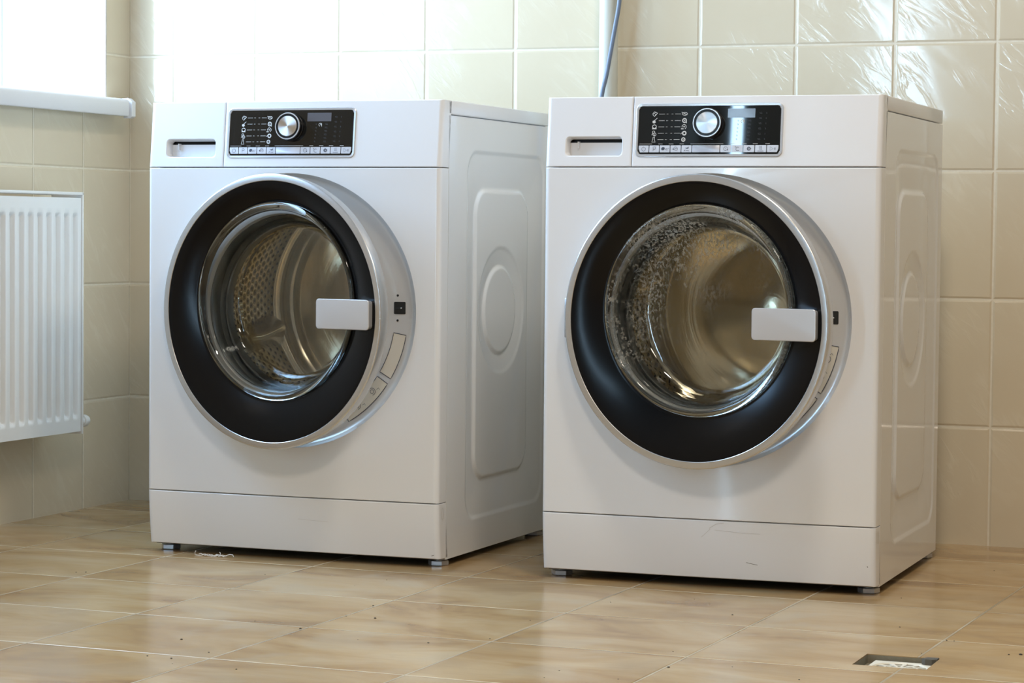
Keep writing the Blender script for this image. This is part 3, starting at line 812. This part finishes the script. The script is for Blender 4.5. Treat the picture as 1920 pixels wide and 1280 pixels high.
    lo = finish('latch_hole', bm, M['dark'], sur, smooth=0)
    bm = bmesh.new()
    lathe(bm, [(.0014, .0145), (.0010, .0138), (.0003, .0134)], .2195, .4718, 12, False, True)
    finish('latch_pin', bm, M['bezel'], sur)
    for z in (.4948, .4494):
        bm = bmesh.new(); lathe(bm, [(.0022, .0160), (.0022, .0146), (.0016, .0142), (.0003, .0141)], .2125, z, 16, False, True)
        finish('screw', bm, M['dark'], sur)
    for a0, a1 in ((-10, -31.2), (-33.9, -60)):
        rin, rout = .2085, .2330
        N_ = 18
        outer = [polar(rout, a0 + (a1 - a0) * i / N_) for i in range(N_ + 1)]
        inner = [polar(rin, a0 + (a1 - a0) * i / N_) for i in range(N_ + 1)]
        bm = bmesh.new()
        vo = [bm.verts.new(SP(x, z, .0007)) for x, z in outer]; vi = [bm.verts.new(SP(x, z, .0007)) for x, z in inner]
        for i in range(N_): bm.faces.new((vo[i], vo[i + 1], vi[i + 1], vi[i]))
        lb = finish('warning_label', bm, M['label'], sur, smooth=0)
        bm = bmesh.new()
        stroke(bm, outer + inner[::-1], .0013, lambda x, z, h: SP(x, z, .0010), 0, True)
        if wet or a0 < -20:
            for am, rm in ((.30, .222), (.70, .222)):
                c = polar(rm - .004, a0 + (a1 - a0) * am)
                stroke(bm, arc(c[0], c[1], .0065, -80, 170, 16), .0009, lambda x, z, h: SP(x, z, .0010), 0)
                stroke(bm, arc(c[0], c[1], .0035, 0, 360, 12)[:-1], .0009, lambda x, z, h: SP(x, z, .0010), 0, True)
                c2 = polar(rm + .002, a0 + (a1 - a0) * (am - .13))
                stroke(bm, [(c2[0] - .004, c2[1] - .002), (c2[0], c2[1] + .001), (c2[0] + .002, c2[1] - .002)], .0008, lambda x, z, h: SP(x, z, .0010), 0)
        finish('label_print', bm, M['ink'], lb, smooth=0)
    # ---------------- door, ajar on its left hinge
    dx = .261
    bm = bmesh.new()
    lathe(bm, [(.2383, .0040), (.2383, .0006), (.2390, 0), (.2480, 0), (.2496, .0004), (.2507, .0016), (.2508, .0030), (.2490, .0215), (.2470, .0275), (.2430, .0300), (.195, .0300), (.190, .0285)], dx, CZ, 192)
    door = finish('door', bm, M['rim'], t, loc=(HX, -.021, 0)); door.rotation_euler.z = -theta
    gz = .0180
    bm = bmesh.new(); rings = []
    for i in range(17):
        u = i / 16
        r = .2385 + (.1830 - .2385) * u
        rings.append(circ(dx, CZ + gz * u, r, .0010 + .0185 * (u ** 1.55), 192))
    rings.append(circ(dx, CZ + gz, .1822, .0195, 192)); rings.append(circ(dx, CZ + gz, .1818, .026, 192))
    loft(bm, rings)
    finish('door_ring', bm, M['black'], door)
    # glass bowl: thick lip, funnel wall, floor; outer and inner skins
    bm = bmesh.new()
    fr = [(.1812, .0250), (.1812, .0185), (.1795, .0155), (.1765, .0140), (.1725, .0150), (.1690, .0185), (.1655, .0260), (.1600, .0400), (.1540, .0580), (.1490, .0720), (.1440, .0800), (.1360, .0845), (.1200, .0865), (.0800, .0885), (.0400, .0895), (.0010, .0900)]
    bk = [(.0010, .0960), (.0400, .0955), (.0800, .0945), (.1210, .0930), (.1390, .0910), (.1480, .0860), (.1535, .0780), (.1590, .0620), (.1650, .0440), (.1700, .0320), (.1745, .0290), (.1790, .0285), (.1812, .0270)]
    bc = CZ + gz
    rings = [circ(dx, bc, r, y, 128) for r, y in fr]
    vs = loft(bm, rings, True, False, True)
    rings = [circ(dx, bc, r, y, 128) for r, y in bk]
    vs2 = loft(bm, rings, True, True, False)
    n = 128
    for i in range(n):
        j = (i + 1) % n; bm.faces.new((vs2[-1][i], vs2[-1][j], vs[0][j], vs[0][i]))
    finish('door_glass', bm, M[glass], door, smooth=80)
    # inner frame behind the glass edge
    bm = bmesh.new()
    rings = [circ(dx, CZ, .1935, .0292, 128), circ(dx, CZ, .1900, .034, 128), circ(dx, bc - .006, .1825, .034, 128), circ(dx, bc, .1818, .0275, 128)]
    loft(bm, rings); finish('inner_frame', bm, M['black'], door)
    # handle plate
    bm = bmesh.new(); hcx, hcz = dx + .1745, CZ + .0002
    loft(bm, [rr(hcx, hcz, .0560, .0245, .005, .006, 48), rr(hcx, hcz, .0575, .0260, .006, -.0085, 48), rr(hcx, hcz, .0583, .0268, .0062, -.0100, 48), rr(hcx, hcz, .0583, .0268, .0062, -.0112, 48), rr(hcx, hcz, .0575, .0260, .0056, -.0122, 48), rr(hcx, hcz, .0560, .0245, .0046, -.0124, 48)], True, True, True)
    finish('door_handle', bm, M['handle'], door)
    # hinge
    bm = bmesh.new(); box(bm, .004, .020, .010, .026, CZ - .035, CZ + .035, .002)
    finish('door_hinge', bm, M['zinc'], door)
    return t

washer((.7752, -.7723, 0), R(-.11), .2032, 'glassA', 'left white washing machine with clear dry door glass, nearer the window', False)
washer((1.5819, -.7905, 0), R(1.108), .1983, 'glassB', 'right white washing machine with steamed-up droplet-covered door glass, in front of the cable', True)

# ------------------------------------------------------------------ floor drain
dcx, dcy = (DX0 + DX1) / 2, (DZ0 + DZ1) / 2
dn = thing('floor_drain', 'small square white plastic drain sunk into the floor tiles', 'drain', (dcx, dcy, -.0262), 0)
bm = bmesh.new()
hx_, hy_ = (DX1 - DX0) / 2, (DZ1 - DZ0) / 2
def sq(h1, h2, z, r=.0006, n=40): return [(x, y, z) for x, _, y in rr(0, 0, h1, h2, r, 0, n)]
loft(bm, [sq(hx_ - .0006, hy_ - .0006, .0250), sq(hx_ - .0006, hy_ - .0006, .0125)], True)
loft(bm, [sq(hx_ - .0006, hy_ - .0006, .0125), sq(hx_ - .012, hy_ - .012, .0135)], True)
finish('mortar_bed', bm, M['mortar'], dn, smooth=0)
bm = bmesh.new()
g = .047; cxg, cyg = .006, -.004
def ringz(r, z, n=48, k=0): return [(cxg + r * math.cos(2 * PI * i / n), cyg + r * math.sin(2 * PI * i / n), z) for i in range(n)]
def sqz(h, z, n=48):
    out = []
    for i in range(n):
        a = 2 * PI * i / n; c, s = math.cos(a), math.sin(a); m = max(abs(c), abs(s)); out.append((cxg + c / m * h, cyg + s / m * h, z))
    return out
loft(bm, [sqz(g, .008), sqz(g, .0175), sqz(g - .002, .0188), ringz(.040, .0188), ringz(.038, .0170), ringz(.038, .010)], True)
for k in range(12):
    a = 2 * PI * k / 12; c, s = math.cos(a), math.sin(a)
    p = [(cxg + c * .008 - s * .0015, cyg + s * .008 + c * .0015), (cxg + c * .039 - s * .0035, cyg + s * .039 + c * .0035), (cxg + c * .039 + s * .0035, cyg + s * .039 - c * .0035), (cxg + c * .008 + s * .0015, cyg + s * .008 - c * .0015)]
    loft(bm, [[(x, y, .0150) for x, y in p], [(x, y, .0175) for x, y in p]], True, True, True)
loft(bm, [ringz(.009, .012), ringz(.009, .018), ringz(.005, .0185)], True, True, True)
loft(bm, [ringz(.0235, .0152), ringz(.0235, .0172), ringz(.0265, .0172), ringz(.0265, .0152), ringz(.0235, .0152)], True)
finish('drain_grate', bm, M['drainplastic'], dn, smooth=30)
bm = bmesh.new(); bm.faces.new([bm.verts.new((x, y, .0095)) for x, y, _ in sqz(.042, 0)])
finish('drain_well', bm, M['base'], dn, smooth=0)
bm = bmesh.new()
pts = [(.030, .034), (.036, .028), (.046, .027), (.0525, .033), (.0525, .048), (.036, .048)]
loft(bm, [[(x, y, .0130) for x, y in pts], [(x, y, .0260) for x, y in pts], [(x * .98 + .001, y * .98 + .001, .0275) for x, y in pts]], True, False, True)
finish('mortar_chip', bm, M['chip'], dn, smooth=20)

# ------------------------------------------------------------------ small litter
bm = bmesh.new()
def wig(x0, x1, y0, amp, ph, zz=.001):
    return [(x0 + (x1 - x0) * i / 40, y0 + amp * math.sin(i * .55 + ph) + .003 * math.sin(i * .21 + ph * 2), zz + .0012 * (1 + math.sin(i * .8 + ph))) for i in range(41)]
tube(bm, wig(.594, .654, -.783, .004, .3), .0007, 6); tube(bm, wig(.606, .646, -.780, .006, 2.1), .0006, 6); tube(bm, wig(.600, .650, -.786, .003, 4.0), .0006, 6)
tube(bm, [(.587, -.782, .001), (.5875, -.783, .006), (.5885, -.783, .0085), (.590, -.784, .0085)], .0007, 6)
tube(bm, [(.589, -.783, .001), (.594, -.785, .001), (.6, -.785, .001)], .0007, 6)
tube(bm, [(.640, -.783, .001), (.641, -.783, .007), (.639, -.783, .009)], .0007, 6)
tube(bm, [(.646, -.784, .001), (.652, -.783, .003), (.660, -.782, .0055), (.667, -.783, .0052), (.669, -.784, .002)], .0007, 6)
tag(finish('lint_thread', bm, M['lint']), 'tangled white lint thread on the floor in front of the left machine', 'thread')
import json
specks = json.loads('''[[0.5051, -1.0738, 0.00112], [0.231, -0.6501, 0.0009], [0.5209, -1.0665, 0.00135], [1.0224, -1.634, 0.00158], [1.1131, -1.7188, 0.00135], [1.0465, -1.7806, 0.00135], [1.0877, -1.784, 0.00135], [1.2124, -1.8248, 0.00135], [1.1098, -1.8217, 0.00068], [1.1471, -1.2141, 0.00158], [1.1528, -1.3311, 0.00112], [1.1408, -1.4721, 0.0018], [1.2033, -1.3319, 0.00202], [1.4415, -1.4404, 0.00112], [1.3709, -1.5117, 0.00135], [0.8231, -0.9606, 0.0009], [1.0463, -0.9315, 0.0009], [1.0252, -1.02, 0.00068], [1.0431, -1.4337, 0.0009], [1.2633, -1.5285, 0.00068], [1.4891, -1.0135, 0.0009], [1.7126, -1.0621, 0.00135], [1.728, -1.4338, 0.0009], [1.6289, -1.6512, 0.0009], [1.6283, -1.7102, 0.00068], [1.7618, -1.5642, 0.0018], [1.9872, -1.0733, 0.00112], [2.1886, -1.258, 0.00135], [2.2045, -1.2508, 0.00225], [2.0798, -1.1697, 0.00135], [2.0912, -1.1699, 0.00112], [2.0681, -1.2993, 0.0009], [2.0083, -0.355, 0.00112], [1.9561, -1.5826, 0.00112], [1.924, -0.7657, 0.0009], [1.4351, -1.2505, 0.0009], [1.7602, -1.5603, 0.00112], [1.7256, -1.6803, 0.0009], [1.8435, -1.5232, 0.0009], [1.6069, -0.9238, 0.0009]]''')
bm = bmesh.new()
for (x, y, r) in specks:
    n = 7; ph = random.random() * 6
    rg = lambda k, z: [(x + r * k * (1 + .35 * math.sin(2 * i + ph)) * math.cos(2 * PI * i / n), y + r * k * (1.2 + .3 * math.cos(3 * i + ph)) * math.sin(2 * PI * i / n), z) for i in range(n)]
    loft(bm, [rg(1, .0001), rg(.9, r * .5), rg(.4, r * .8)], True, False, True)
o = finish('dirt_specks', bm, M['dirt']); tag(o, 'tiny dark crumbs of dirt scattered over the floor tiles', 'dirt', kind='stuff')

# ------------------------------------------------------------------ ceiling lamp and an added fill light
def area(name, loc, target, sx, sy, power, color):
    l = bpy.data.lights.new(name, 'AREA'); l.shape = 'RECTANGLE'; l.size = sx; l.size_y = sy; l.energy = power; l.color = color
    o = bpy.data.objects.new(name, l); COL.objects.link(o); o.location = loc
    d = Vector(target) - Vector(loc); o.rotation_euler = d.to_track_quat('-Z', 'Y').to_euler(); return o
area('ceiling_lamp_and_fill', (2.10, -1.62, 2.64), (2.10, -1.62, 0), .30, .30, 24, (1.0, .91, .79))
area('ceiling_lamp_and_fill', (2.70, -4.10, 2.64), (2.70, -4.10, 0), .60, .60, 52, (1.0, .86, .71))  # added fill overhead near the camera, brightens front floor and machine fronts

W = bpy.data.worlds.new('World'); S.world = W; W.use_nodes = True
W.node_tree.nodes['Background'].inputs[0].default_value = (.8, .9, 1, 1)
W.node_tree.nodes['Background'].inputs[1].default_value = 1.0

# ------------------------------------------------------------------ camera
cd = bpy.data.cameras.new('camera'); cam = bpy.data.objects.new('camera', cd); COL.objects.link(cam)
cd.sensor_width = 36; cd.lens = 4643.92 / 1920 * 36; cd.clip_start = .05
yaw, pit, rol = R(20.9566), R(-2.5839), R(.5354)
fw = Vector((-math.sin(yaw) * math.cos(pit), math.cos(yaw) * math.cos(pit), math.sin(pit)))
rt = fw.cross(Vector((0, 0, 1))).normalized(); up = rt.cross(fw)
rt2 = rt * math.cos(rol) + up * math.sin(rol); up2 = -rt * math.sin(rol) + up * math.cos(rol)
mm = Matrix((rt2, up2, -fw)).transposed().to_4x4(); mm.translation = (2.7955, -4.8942, .6164)
cam.matrix_world = mm
S.camera = cam

S.view_settings.view_transform = 'Standard'; S.view_settings.look = 'None'
S.view_settings.gamma = 1; S.view_settings.use_curve_mapping = False
S.view_settings.exposure = 0.12
S.cycles.max_bounces = 14; S.cycles.diffuse_bounces = 5; S.cycles.glossy_bounces = 9; S.cycles.transmission_bounces = 10
S.cycles.use_denoising = True
S.cycles.sample_clamp_indirect = 8
